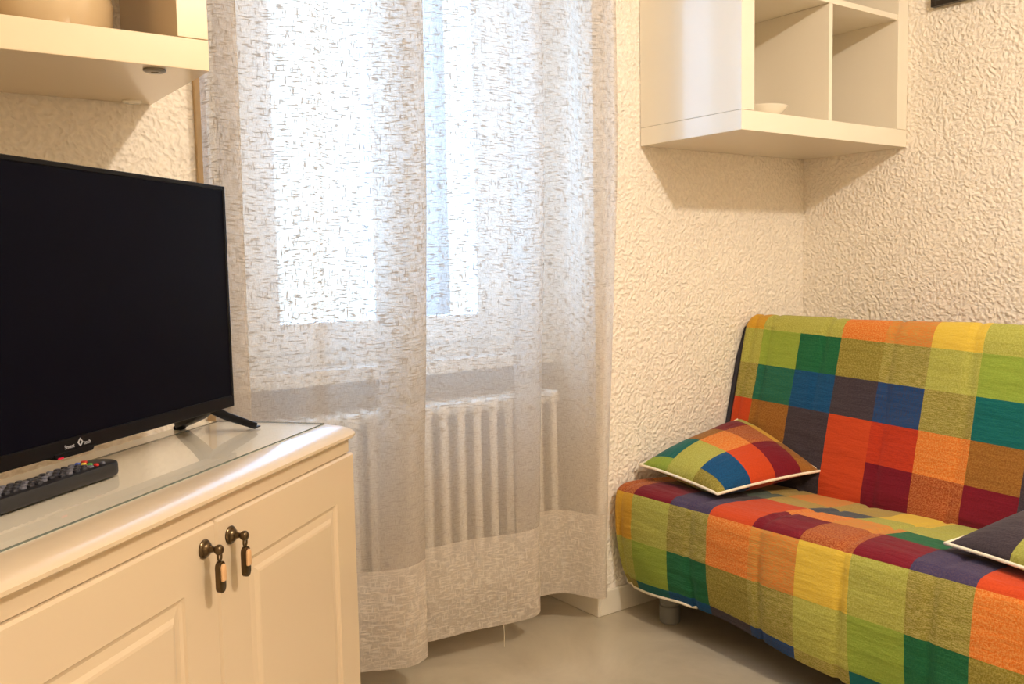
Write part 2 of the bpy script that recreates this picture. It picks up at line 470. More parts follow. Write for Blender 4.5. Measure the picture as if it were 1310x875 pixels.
# ------------------------------------------------------------------ curtain
TOPC = [(-2.118,-.050),(-2.09,-.085),(-2.052,-.098),(-2.066,-.066),(-2.083,-.045),(-2.00,-.050),(-1.89,-.080),(-1.815,-.050),(-1.72,-.090),(-1.64,-.122),
        (-1.604,-.112),(-1.612,-.080),(-1.66,-.052),(-1.695,-.030),(-1.655,-.008),(-1.53,-.020),(-1.42,-.062),(-1.31,-.088),(-1.245,-.096),
        (-1.222,-.082),(-1.24,-.055),(-1.262,-.032),(-1.275,-.012),(-1.25,.004),(-1.19,-.012),(-1.11,-.050),(-1.045,-.028),(-.975,-.055),(-.912,-.030)]
BOTC = [(-2.11,-.040),(-2.085,-.075),(-2.05,-.085),(-2.06,-.058),(-2.07,-.038),(-1.99,-.045),(-1.93,-.085),(-1.87,-.060),(-1.79,-.075),(-1.695,-.120),
        (-1.640,-.112),(-1.645,-.078),(-1.685,-.050),(-1.715,-.030),(-1.685,-.008),(-1.56,-.036),(-1.45,-.048),(-1.34,-.058),(-1.265,-.066),
        (-1.234,-.046),(-1.246,-.020),(-1.262,-.004),(-1.27,.012),(-1.245,.026),(-1.175,.012),(-1.105,-.012),(-1.055,-.050),(-1.02,-.080),(-.995,-.060)]
HEM = [.085]*8+[.086,.086,.092]+[.098]*4+[.090,.090,.090,.090,.092,.10,.105,.105,.105,.105,.10,.092,.086,.088]
def crom(P, t):
    n = len(P)-1; i = min(int(t), n-1); f = t-i
    g = lambda k: P[max(0, min(n, k))]
    p0, p1, p2, p3 = g(i-1), g(i), g(i+1), g(i+2)
    return tuple(.5*((2*b_)+(-a_+c_)*f+(2*a_-5*b_+4*c_-d_)*f*f+(-a_+3*b_-3*c_+d_)*f**3) for a_, b_, c_, d_ in zip(p0, p1, p2, p3))
sub = 8; ns = (len(TOPC)-1)*sub; nz = 110
ZTOP = HC-.002
b = B(); uvl = b.loops.layers.uv.new('UVMap')
us = [0]
for i in range(1, ns+1):
    p, q = crom(TOPC, (i-1)/sub), crom(TOPC, i/sub); us.append(us[-1]+math.hypot(p[0]-q[0], p[1]-q[1]))
grid = []
for i in range(ns+1):
    t = i/sub; tp, bp_ = crom(TOPC, t), crom(BOTC, t)
    zh = crom([(h, 0) for h in HEM], t)[0]+.003*math.sin(t*2.1)
    row = []
    for j in range(nz+1):
        s = j/nz; z = zh+(ZTOP-zh)*s
        w = max(0, min(1, (z-.15)/1.35)); w = w*w*(3-2*w)
        x = bp_[0]*(1-w)+tp[0]*w; y = bp_[1]*(1-w)+tp[1]*w
        y += .006*noise.noise(Vector((us[i]*7, z*2.2, 3.1)))*(1 if y < .0 else .5)
        y = min(y, -.014 if x > NX1-.02 else .03)
        row.append((b.verts.new((x, y, z)), us[i], z-zh))
    grid.append(row)
for i in range(ns):
    for j in range(nz):
        q = (grid[i][j], grid[i+1][j], grid[i+1][j+1], grid[i][j+1])
        f = b.faces.new([v[0] for v in q]); f.smooth = True
        for l, v in zip(f.loops, q): l[uvl].uv = (v[1], v[2])
cur = obj('sheer_curtain', b, curtain_mat('sheer_linen'))
b = B(); tube(b, [(-1.372, -.062, .092), (-1.371, -.063, .07), (-1.3715, -.063, .03)], .0006, 6)
o = obj('loose_thread', b, M['piping'], cur)
cur['label'] = 'sheer off-white linen curtain hanging in folds over the window and radiator'; cur['category'] = 'curtain'

# ------------------------------------------------------------------ corner and left wall shelf units
UD, UT, UH, UW, HB = .385, .053, .79, .79, 1.406
def shelf_unit(name, label, x_left, ncols, foil):
    t = thing(name, label, 'shelf', (x_left, 0, HB), 0, 'cube wall shelves')
    W_ = UW; y0, y1 = -UD, -.002
    b = B(); rbox(b, 0, W_, y0, y1, 0, UT, .0012); obj('bottom_panel', b, foil, t)
    b = B(); rbox(b, 0, W_, y0, y1, UH-UT, UH, .0012); obj('top_panel', b, foil, t)
    for x in (0, W_-UT):
        b = B(); rbox(b, x, x+UT, y0, y1, UT+.0006, UH-UT-.0006, .0012); obj('side_panel', b, foil, t)
    cell = (UH-2*UT-.016)/2
    zc = UT+cell
    b = B(); rbox(b, UT, W_-UT, y0+.003, y1, zc, zc+.016, .0008); obj('shelf_board', b, foil, t)
    for k in range(1, ncols):
        xm = UT+(W_-2*UT+.016)*k/ncols-.016
        for z0, z1 in ((UT, zc), (zc+.016, UH-UT)):
            b = B(); rbox(b, xm, xm+.016, y0+.003, y1, z0+.0004, z1-.0004, .0008); obj('divider', b, foil, t)
    return t
ur = shelf_unit('wall_shelf_unit', 'cream open cube wall shelf in the room corner above the sofa', -UW-.001, 2, M['white_shelf'])
ul = shelf_unit('wall_shelf_unit', 'cream open cube wall shelf on the left above the television', -2.205-UW, 2, M['warm_cast_foil'])
for (x, y, r) in ((UW-.085, -.352, .019), (UW-.045, -.03, .019)):
    b = B(); lathe(b, [(r, 0), (r, -.003), (r*.8, -.005), (r*.35, -.005), (r*.3, -.003), (0, -.003)], (x, y, 0), 'Z', 28)
    o = obj('cap', b, M['grey_metal'] if y < -.1 else M['white_shelf'], ul, R(40))
    if y < -.1: o['label'] = 'grey round fixing cap under the shelf'

bowl = thing('bowl', 'small white bowl standing in the corner wall shelf', 'bowl', (-.585, -.29, HB+UT))
b = B(); lathe(b, [(0, .0), (.03, 0), (.032, .004), (.05, .014), (.066, .030), (.070, .035), (.068, .036), (.062, .030), (.046, .015), (.028, .009), (0, .008)], seg=40)
obj('bowl_body', b, M['white_ceramic'], bowl, R(50))
pot = thing('ceramic_pot', 'large tan glazed rounded pot standing in the left wall shelf', 'pot', (-2.43, -.235, HB+UT))
b = B(); lathe(b, [(0, 0), (.075, 0), (.09, .006), (.100, .03), (.102, .06), (.098, .10), (.088, .14), (.075, .17), (.07, .185), (.074, .195), (.066, .195), (.062, .18), (.08, .13), (.09, .06), (.08, .02), (0, .015)], seg=48)
obj('pot_body', b, M['tan_ceramic'], pot, R(40))

# picture frame on the right-hand wall
pf = thing('picture_frame', 'thin black picture frame on the right wall beside the corner shelf', 'picture', (0, -.469, 1.815))
fwid, fh, fb = .32, .24, .017
b = B()
rbox(b, -.022, -.001, -fb, 0, 0, fh, .002); rbox(b, -.022, -.001, -fwid, -fwid+fb, 0, fh, .002)
rbox(b, -.022, -.001, -fwid+fb, -fb, 0, fb, .002); rbox(b, -.022, -.001, -fwid+fb, -fb, fh-fb, fh, .002)
obj('frame', b, M['frame_black'], pf)
b = B(); rbox(b, -.008, -.002, -fwid+fb, -fb, fb, fh-fb); obj('mat', b, M['mat_white'], pf)
b = B(); rbox(b, -.0095, -.0085, -fwid+fb+.02, -fb-.02, fb+.004, fh-fb-.02); obj('print', b, M['print'], pf)

# ------------------------------------------------------------------ sideboard (local x = along, y = back, rotated)
ANG = R(40.3)
C0 = Vector((-1.969, -.430, 0))
sb = thing('sideboard', 'cream sideboard with panelled doors and glass topped rounded worktop', 'sideboard', C0, ANG)
AL, AR, AB, ZT = -.965, .030, .36, .75
# carcass
b = B()
rbox(b, AL+.004, AR-.012, .042, AB, .07, .715, .002)
rbox(b, AL+.004, AR-.004, .028, .046, .6965, .722, .001)
obj('carcass', b, M['cream'], sb)
b = B(); rbox(b, AL+.03, AR-.03, .07, AB-.02, 0, .07, .002); obj('plinth', b, M['cream'], sb)
# worktop with a soft bullnose to front and right
prof = [(.100, .7500), (.075, .7499), (.058, .7490), (.042, .7470), (.029, .7437), (.019, .7392), (.0135, .7340), (.0135, .7290), (.018, .7255), (.026, .7242), (.04, .7240), (AB, .7240), (AB, .7500)]
b = B(); rings = []
xs = [AL, AR-.03, AR-.004, AR+.007, AR+.0135, AR+.016]; ins = [0, 0, .0008, .004, .0095, .0145]
for x, d in zip(xs, ins):
    ring = []
    for (yy, zz) in prof:
        k = d*.9
        ny = yy+k*1.2 if yy < .1 else yy
        zc = .7370; nzv = zc+(zz-zc)*(1-k/.0165*.62)
        ring.append(b.verts.new((x, ny, nzv)))
    rings.append(ring)
n = len(prof)
for A, Cc in zip(rings, rings[1:]):
    for k in range(n): b.faces.new((A[k], A[(k+1) % n], Cc[(k+1) % n], Cc[k]))
b.faces.new(rings[0]); b.faces.new(rings[-1][::-1])
bmesh.ops.recalc_face_normals(b, faces=b.faces[:])
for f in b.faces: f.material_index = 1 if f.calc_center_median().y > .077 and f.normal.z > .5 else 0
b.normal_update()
for f in b.faces: f.material_index = 1 if f.calc_center_median().y > .077 and abs(f.normal.z) > .9 else 0  # top faces get the brightened cream, nose keeps the door colour
obj('worktop', b, [M['cream'], M['cream_top_lit']], sb, R(35))
b = B(); rbox(b, AL+.02, AR-.004, .078, .312, ZT+.0002, ZT+.0028, 0)
b.normal_update()
bmesh.ops.delete(b, geom=[f for f in b.faces if f.normal.z < -.5], context='FACES')
for f in b.faces: f.material_index = 0 if f.normal.z > .5 else 1
obj('glass_top', b, [M['glass_top'], M['glass_edge']], sb)

def panel_door(x0, x1, z0, z1, yf, th):
    b = B()
    rings = []
    spec = [(0, th), (0, .004), (.0035, 0), (.083, 0), (.0855, .0035), (.091, .0055), (.0965, .0045), (.104, .0035), (.110, .0005), (.114, -.0005), (.14, -.0005)]
    for ins_, dy in spec:
        c = [(x0+ins_, z0+ins_), (x1-ins_, z0+ins_), (x1-ins_, z1-ins_), (x0+ins_, z1-ins_)]
        rings.append([b.verts.new((x, yf+dy, z)) for x, z in c])
    for A, Cc in zip(rings, rings[1:]):
        for k in range(4): b.faces.new((A[k], A[(k+1) % 4], Cc[(k+1) % 4], Cc[k]))
    b.faces.new(rings[0][::-1]); b.faces.new(rings[-1])
    bmesh.ops.recalc_face_normals(b, faces=b.faces[:])
    return b
def handle(x, z, yf, parent):
    b = B()
    lathe(b, [(0, 0), (.0135, 0), (.0140, -.002), (.0125, -.004), (.0105, -.0045), (.0100, -.006), (.0085, -.0085), (.005, -.010), (.004, -.017), (.0055, -.019), (.0075, -.022), (.0075, -.026), (.005, -.029), (0, -.030)], (x, yf, z), 'Y', 24, 0)
    # little loop between knob and drop
    tube(b, [(x+.0045*math.cos(t), yf-.0245, z-.010+.006*math.sin(t)) for t in [2*math.pi*k/14 for k in range(14)]], .0016, 8, 0, closed=True)
    # flat drop with a rounded end
    pts = []
    hw, zt, zb = .0085, z-.016, z-.062
    for k in range(13):
        t = math.pi*k/12; pts.append((x+hw*math.cos(t), zt-hw+hw*math.sin(t)))
    for k in range(13):
        t = math.pi+math.pi*k/12; pts.append((x+hw*math.cos(t), zb+hw+hw*math.sin(t)))
    prism(b, pts, yf-.0285, yf-.0205, 0, .0016, 'Y')
    hw2 = .0058; pts = []
    for k in range(9):
        t = math.pi*k/8; pts.append((x+hw2*math.cos(t), zt-hw-.001+hw2*math.sin(t)))
    for k in range(9):
        t = math.pi+math.pi*k/8; pts.append((x+hw2*math.cos(t), zb+.019+hw2*math.sin(t)*.4))
    prism(b, pts, yf-.0312, yf-.0275, 1, .0012, 'Y')
    h = obj('handle', b, [M['bronze'], M['inlay']], parent, R(40))
    h['label'] = 'antique bronze drop pull with cream inlay'
YF = .020
DS = -.4635
for (x0, x1, hx) in ((DS+.0012, AR, DS+.036), (AL, DS-.0012, DS-.033)):
    d = obj('door', panel_door(x0, x1, .085, .6955, YF, .021), M['cream'], sb)
    handle(hx, .664, YF, d)

# ------------------------------------------------------------------ television (same rotated frame)
tv = thing('television', 'black flat screen television standing on two splayed feet on the sideboard', 'television', C0, ANG)
TX0, TX1, TZ0, TZ1, TY = -.905, -.062, .798, 1.214, .222
b = B()
rbox(b, TX0, TX1, TY+.002, TY+.030, TZ0, TZ1, .004, 3)
rbox(b, TX0+.06, TX1-.06, TY+.03, TY+.07, TZ0+.02, TZ0+.24, .01, 3)
obj('casing', b, M['black'], tv)
b = B()
bz = .008
rbox(b, TX0, TX0+bz, TY-.001, TY+.004, TZ0, TZ1, .0015); rbox(b, TX1-bz, TX1, TY-.001, TY+.004, TZ0, TZ1, .0015)
rbox(b, TX0+bz, TX1-bz, TY-.001, TY+.004, TZ1-bz, TZ1, .0015); rbox(b, TX0+bz, TX1-bz, TY-.002, TY+.004, TZ0, TZ0+.022, .0015)
cx = (TX0+TX1)/2-.01
prism(b, [(cx-.05, TZ0+.004), (cx-.045, TZ0-.0045), (cx+.03, TZ0-.0045), (cx+.037, TZ0+.004)], TY-.003, TY+.018, 0, .001, 'Y')
obj('bezel', b, M['black_gloss'], tv)
b = B(); rbox(b, TX0+bz, TX1-bz, TY+.0005, TY+.0025, TZ0+.022, TZ1-bz); obj('screen', b, M['screen'], tv)
def text_mesh(txt, size):
    c = bpy.data.curves.new('txt', 'FONT'); c.body = txt; c.size = size; c.extrude = .0002
    o = bpy.data.objects.new('txt', c); col.objects.link(o)
    dg = bpy.context.evaluated_depsgraph_get(); dg.update()
    me = bpy.data.meshes.new_from_object(o.evaluated_get(dg))
    bm = bmesh.new(); bm.from_mesh(me)
    bpy.data.objects.remove(o); bpy.data.curves.remove(c); bpy.data.meshes.remove(me)
    return bm
b = B()
for txt, x, sz in (('Smart', cx-.028, .0085), ('tech', cx+.012, .0085)):
    t_ = text_mesh(txt, sz)
    for v in t_.verts: v.co = Vector((x+v.co.x, TY-.0024-v.co.z, TZ0+.0075+v.co.y))
    merge(b, t_)
dcx, dcz = cx+.0045, TZ0+.0125
def diam(r): return [(dcx, dcz+r), (dcx+r*.9, dcz), (dcx, dcz-r), (dcx-r*.9, dcz)]
o_, i_ = diam(.0065), diam(.0036)
for k in range(4):
    prism(b, [o_[k], o_[(k+1) % 4], i_[(k+1) % 4], i_[k]], TY-.0028, TY-.0022, 0, 0, 'Y')
lg = obj('logo', b, M['silver'], tv); lg['label'] = 'small silver lettering with a diamond emblem'
b = B(); rbox(b, cx-.043, cx-.032, TY-.004, TY-.001, TZ0-.0045, TZ0-.0020, .0005); obj('standby_light', b, M['led'], tv)
for side in (1, -1):
    xt = -.115 if side == 1 else TX0+.045
    e = .066*side
    b = B()
    top = Vector((xt, TY+.022, TZ0+.004))
    for (ye, xe, xw) in ((TY-.034, xt+e, .017), (TY+.118, xt+e*.75, .015)):
        toe = Vector((xe, ye, ZT+.0085))
        pts = [top+Vector((0, 0, .0)), top.lerp(toe, .35)+Vector((0, 0, -.003)), top.lerp(toe, .75)+Vector((0, 0, -.001)), toe]
        # flat tapering bar
        bb = B(); rings = []
        for i, p in enumerate(pts):
            d = (pts[min(i+1, 3)]-pts[max(i-1, 0)]).normalized(); a = Vector((-d.y, d.x, 0)).normalized(); c = a.cross(d).normalized()
            if c.z < 0: c = -c
            w_ = xw*(1-.25*i/3); h_ = .0085*(1-.25*i/3)
            rings.append([bb.verts.new(p+a*w_*sx+c*h_*sz) for sx, sz in ((-1, -1), (1, -1), (1, 1), (-1, 1))])
        for A, Cc in zip(rings, rings[1:]):
            for k in range(4): bb.faces.new((A[k], A[(k+1) % 4], Cc[(k+1) % 4], Cc[k]))
        bb.faces.new(rings[0][::-1]); bb.faces.new(rings[-1])
        bmesh.ops.recalc_face_normals(bb, faces=bb.faces[:])
        bmesh.ops.bevel(bb, geom=bb.edges[:], offset=.002, segments=2, profile=.5, affect='EDGES')
        merge(b, bb)
        rbox(b, toe.x-.009, toe.x+.009, toe.y-.009, toe.y+.009, ZT+(.0046 if ye < .3 else .0002), ZT+.008, .002)
    obj('foot', b, M['black_gloss'], tv, R(40))
b = B(); tube(b, [(-.66, TY+.05, .86), (-.665, TY+.075, .80), (-.68, TY+.09, .765), (-.71, TY+.095, .7535), (-.78, TY+.10, .7535), (-.86, TY+.115, .7535)], .003, 8)
obj('power_cable', b, M['cable'], tv, R(60))

# ------------------------------------------------------------------ remote control
rm = thing('remote_control', 'long black remote control with rubber keys lying on the sideboard', 'remote control', C0+Vector((0, 0, ZT+.0029)), ANG)
RX0, RX1, RY0, RY1 = -.690, -.430, .190, .246
b = B()
pts = []
r1 = .026
def arc(cx_, cy_, r, a0, a1, n=8): return [(cx_+r*math.cos(R(a0+(a1-a0)*k/n)), cy_+r*math.sin(R(a0+(a1-a0)*k/n))) for k in range(n+1)]
pts += arc(RX1-r1, RY0+r1, r1, -90, 0)+arc(RX1-r1, RY1-r1, r1, 0, 90)+arc(RX0+.012, RY1-.012, .012, 90, 180)+arc(RX0+.012, RY0+.012, .012, 180, 270)
prism(b, pts, 0, .021, 0, .0045, 'Z')
obj('remote_body', b, M['rubber'], rm, R(40))
def key(x, y, m, w=.0075, d=.005):
    b = B(); rbox(b, x-w/2, x+w/2, y-d, y+d, .0195, .0245, .0018, 2)
    obj('key', b, M[m], rm)
x = RX1-.036
ky = [RY0+.012+.0107*k for k in range(4)]
key(x, ky[0], 'key_light', .006, .003); key(x, ky[3], 'key_red', .007, .004); x -= .014
for y_, c in zip(ky, ('key_red', 'key_green', 'key_yellow', 'key_blue')): key(x, y_, c, .006, .0035)
x -= .013
for r_ in range(13):
    for q_, y_ in enumerate(ky[:3] if r_ in (5, 6) else ky):
        key(x, y_+(.005 if r_ in (5, 6) else 0), 'key_grey' if (r_+q_) % 3 else 'key_light', .0085, .0036)
    x -= .0145

# ------------------------------------------------------------------ sofa
sofa = thing('sofa_bed', 'low sofa bed under a multicoloured patchwork quilted cover', 'sofa', (-.62, -.98, 0))
SO = Vector((-.62, -.98, 0))
YE = -.024; YN = -1.96
cb = [YE, -.108, -.252, -.397, -.538, -.680, -.822, -.962, -1.106, -1.248, -1.390, -1.532, -1.675, -1.818, YN]
seams = [-.062, -.128, -.340, -.568, -.795, -1.02, -1.25, -1.48, -1.71]

def patch_sheet(profile, rows, colors, tilt, grooves, seed, extra=None, endcap=.05, ripple=.0025):
    """profile: fn t-> (x,z, nx,nz); rows: list of t bounds; colors[row][col]"""
    b = B(); uvl = b.loops.layers.uv.new('UVMap')
    keys = list(dict.fromkeys(c for r in colors for c in r)); mi = {k: i for i, k in enumerate(keys)}
    rr = .022
    ylist = []      # (y, inset, col)
    for k in range(4, -1, -1): ylist.append((YE-rr*(1-math.cos(R(90)*0))-0, endcap*k/4+rr, 0)) if k else None
    for k in range(6):
        th = R(90*k/6); ylist.append((YE-rr*(1-math.cos(th)), rr*(1-math.sin(th)), 0))
    for c in range(len(cb)-1):
        y0 = YE-rr if c == 0 else cb[c]; y1 = cb[c+1]
        if c == len(cb)-2: y1 = YN+rr
        m_ = max(3, int(round((y0-y1)/.011)))
        for k in range(m_): ylist.append((y0+(y1-y0)*k/m_, 0, c))
    nc = len(cb)-2
    for k in range(7):
        th = R(90*k/6); ylist.append((YN+rr*(1-math.sin(th)), rr*(1-math.cos(th)), nc))
    for k in range(1, 5): ylist.append((YN, rr+endcap*k/4, nc))
    tl = []
    for r in range(len(rows)-1):
        m_ = max(3, int(round((rows[r+1]-rows[r])/.011)))
        for k in range(m_): tl.append((rows[r]+(rows[r+1]-rows[r])*k/m_, r))
    tl.append((rows[-1], len(rows)-2))
    G = []
    for (y, inset, c) in ylist:
        line = []
        for (t, r) in tl:
            te = t+tilt(t, y)
            x, z, nx, nz_ = profile(te)
            d = -inset
            if inset == 0:
                for g in grooves:
                    q = (y-g+.006*math.sin(t*9+g*20))/.007
                    if abs(q) < 4: d -= .0075*math.exp(-q*q)
                d += ripple*noise.noise(Vector((y*9, t*26, seed)))+.006*noise.noise(Vector((y*3.3, t*4, seed+5)))
                # soft quilting between the seams
            px, pz = x+nx*d, z+nz_*d
            if extra: px, pz = extra(px, pz, t, y)
            line.append((b.verts.new((px-SO.x, y-SO.y, pz-SO.z)), y, t))
        G.append(line)
    for i in range(len(G)-1):
        for j in range(len(tl)-1):
            q = (G[i][j], G[i+1][j], G[i+1][j+1], G[i][j+1])
            f = b.faces.new([v[0] for v in q]); f.smooth = True
            row = colors[tl[j][1]]; f.material_index = mi[row[min(ylist[i+1 if ylist[i+1][2] == ylist[i][2] else i][2], len(row)-1)]]
            for l, v in zip(f.loops, q): l[uvl].uv = (v[1], v[2])
    bmesh.ops.recalc_face_normals(b, faces=b.faces[:])
    # borders for hems
    left = [[v[0].co.copy() for v in line] for line in G]
    return b, [F[k] for k in keys], left

def poly_profile(P, smooth=True):
    """P list of (x,z); returns fn of arc length -> x,z,nx,nz and total length"""
    fine = []
    n = len(P)-1
    for i in range(n):
        for k in range(16): fine.append(crom(P, i+k/16))
    fine.append(P[-1])
    L = [0]
    for a, c in zip(fine, fine[1:]): L.append(L[-1]+math.hypot(a[0]-c[0], a[1]-c[1]))
    def fn(t):
        t = max(0, min(L[-1], t))
        lo, hi = 0, len(L)-1
        while hi-lo > 1:
            m_ = (lo+hi)//2
            if L[m_] <= t: lo = m_
            else: hi = m_
        f = (t-L[lo])/max(1e-9, L[hi]-L[lo])
        a, c = fine[lo], fine[hi]
        a0, c0 = fine[max(0, lo-2)], fine[min(len(fine)-1, hi+2)]
        dx, dz = c0[0]-a0[0], c0[1]-a0[1]; l = math.hypot(dx, dz)
        return a[0]+(c[0]-a[0])*f, a[1]+(c[1]-a[1])*f, dz/l, -dx/l
    return fn, L[-1], fine, L

# backrest profile: from behind, over the top, down the front to the crease (normal: see sign check)
PB = [(-.205, .60), (-.225, .76), (-.245, .84), (-.275, .872), (-.312, .876), (-.343, .850), (-.362, .79), (-.392, .67), (-.420, .56), (-.446, .46), (-.462, .40), (-.466, .355)]
fnB, LB, fineB, LsB = poly_profile(PB)
def t_at(fine, Ls, test):
    for p, l in zip(fine, Ls):
        if test(p): return l
def tz(z): return t_at(fineB, LsB, lambda p: p[0] < -.32 and p[1] <= z)
rowsB = [0, t_at(fineB, LsB, lambda p: p[1] > .868), tz(.838), tz(.733), tz(.617), tz(.503), LB]
chk = fnB(tz(.6))
sgnB = -1 if chk[2] > 0 else 1
fB = (lambda f, s: (lambda t: (lambda r: (r[0], r[1], r[2]*s, r[3]*s))(f(t))))(fnB, sgnB)
p5 = lambda base: [base[c % 5] for c in range(14)]
colB = [p5(['yellow', 'limey', 'oliveh', 'orange', 'orangelight']), p5(['gold', 'limey', 'limey', 'orange', 'orangelight']),
        p5(['limey', 'lime', 'green', 'olive', 'oliveh']), p5(['oliveh', 'teal', 'blue', 'dark', 'inkblue']),
        p5(['orange', 'brown', 'dark', 'orangered', 'redorange']), p5(['rust', 'maroon', 'dark', 'orangered', 'maroon'])]
colB[1][5] = 'yellow'; colB[3][1] = 'tealgreen'; colB[4][0] = 'orangered'; colB[2][5] = 'limey'; colB[3][5] = 'oliveh'
def tiltB(t, y):
    # rows sag slightly to the right: boundaries lower where y is more negative
    w = min(1, max(0, (t-rowsB[1])/.05))*min(1, max(0, (LB-t)/.08))
    return -.046*(y+.10)*w*1.0 if False else .046*(-(y)-.10)*w
bm_, mats_, edge = patch_sheet(fB, rowsB, colB, tiltB, seams, 1.0, endcap=.03)
bk = obj('backrest', bm_, mats_, sofa)
# navy mattress side showing at the left end of the backrest
b = B(); prism(b, [(-.23-SO.x, .50), (-.25-SO.x, .79), (-.285-SO.x, .845), (-.318-SO.x, .838), (-.36-SO.x, .74), (-.437-SO.x, .44), (-.40-SO.x, .38)], YE-SO.y+.001, -.003-SO.y, 0, .003, 'Y')
o = obj('mattress_side', b, M['navy'], sofa); o['label'] = 'dark navy mattress side'

# seat profile: from the crease forward, over the front edge, down to the hem
PS = [(-.452, .352), (-.475, .368), (-.56, .377), (-.68, .390), (-.80, .402), (-.88, .405), (-.918, .398), (-.937, .372), (-.944, .30), (-.944, .22), (-.936, .14), (-.924, .088)]
fnS, LS, fineS, LsS = poly_profile(PS)
def tsx(x): return t_at(fineS, LsS, lambda p: p[0] <= x)
def tsz(z): return t_at(fineS, LsS, lambda p: p[0] < -.92 and p[1] <= z)
rowsS = [0, tsx(-.60), tsx(-.70), tsx(-.795), tsz(.386), tsz(.252), tsz(.122), LS]
chk = fnS(tsx(-.7)); sgnS = -1 if chk[3] < 0 else 1
fS = (lambda f, s: (lambda t: (lambda r: (r[0], r[1], r[2]*s, r[3]*s))(f(t))))(fnS, sgnS)
colS = [p5(['olive', 'limey', 'tan', 'orangelight', 'tan']), p5(['limey', 'greyteal', 'greyteal', 'tan', 'limey']),
        p5(['orange', 'brown', 'dark', 'greyblue', 'greyblue']), p5(['rust', 'maroon', 'purple', 'orangered', 'maroon']),
        p5(['yellow', 'limey', 'oliveh', 'orange', 'orangelight']), p5(['limey', 'lime', 'green', 'olive', 'oliveh']),
        p5(['olive', 'teal', 'blue', 'dark', 'inkblue'])]
colS[0][5] = 'yellow'; colS[0][6] = 'limey'; colS[1][5] = 'limey'; colS[1][6] = 'limey'; colS[2][5] = 'orangelight'; colS[2][6] = 'green'; colS[2][4] = 'orange'; colS[2][3] = 'orangered'
colS[1][4] = 'greyblue'; colS[0][4] = 'tan'; colS[4][0] = 'gold'; colS[6][5] = 'oliveh'
def hemz(y):
    pts = [(-.0, .012), (-.08, .008), (-.29, .028), (-.5, .016), (-.68, .004), (-.81, -.012), (-1.1, -.016), (-2, -.016)]
    for (a, za), (c, zc_) in zip(pts, pts[1:]):
        if c <= y <= a: return za+(zc_-za)*(a-y)/(a-c)
    return 0
rd_edge = rowsS[4]
def exS(px, pz, t, y):
    if t > rd_edge:
        w = (t-rd_edge)/(LS-rd_edge)
        pz += hemz(y)*w*w
        px += .010*math.sin(y*13+1.0)*w*w - (.012*w if y < -.5 else .012*w*(y/-.5))
        if y > -.35: px += .030*w*w*((y+.35)/.35)
    return px, pz
bm_, mats_, edge = patch_sheet(fS, rowsS, colS, lambda t, y: 0, seams[:1]+seams[2:], 9.0, exS, endcap=.06)
st = obj('seat', bm_, mats_, sofa)
# white hem along the lower edge of the cover
hem = [l[-1] for l in edge if l[-1].y+SO.y > -.36][5:]
b = B(); tube(b, [p+Vector((.001, 0, -.001)) for p in hem[::2]], .0045, 6)
o = obj('hem_piping', b, M['piping'], sofa, R(80)); o['label'] = 'white hem along the lower edge of the cover'
# frame and legs
b = B(); rbox(b, -.89-SO.x, -.30-SO.x, YN+.06-SO.y, YE-.06-SO.y, .13, .30, .01); obj('base_frame', b, M['steel'], sofa)
for xx, yy in ((-.845, -.165), (-.35, -.165), (-.845, -1.80), (-.35, -1.80)):
    b = B(); lathe(b, [(0, 0), (.026, 0), (.0305, .004), (.031, .05), (.031, .052), (.028, .055), (.028, .06), (.0305, .063), (.031, .135), (0, .135)], (xx-SO.x, yy-SO.y, 0), 'Z', 28)
    obj('leg', b, M['leg_grey'], sofa, R(35))

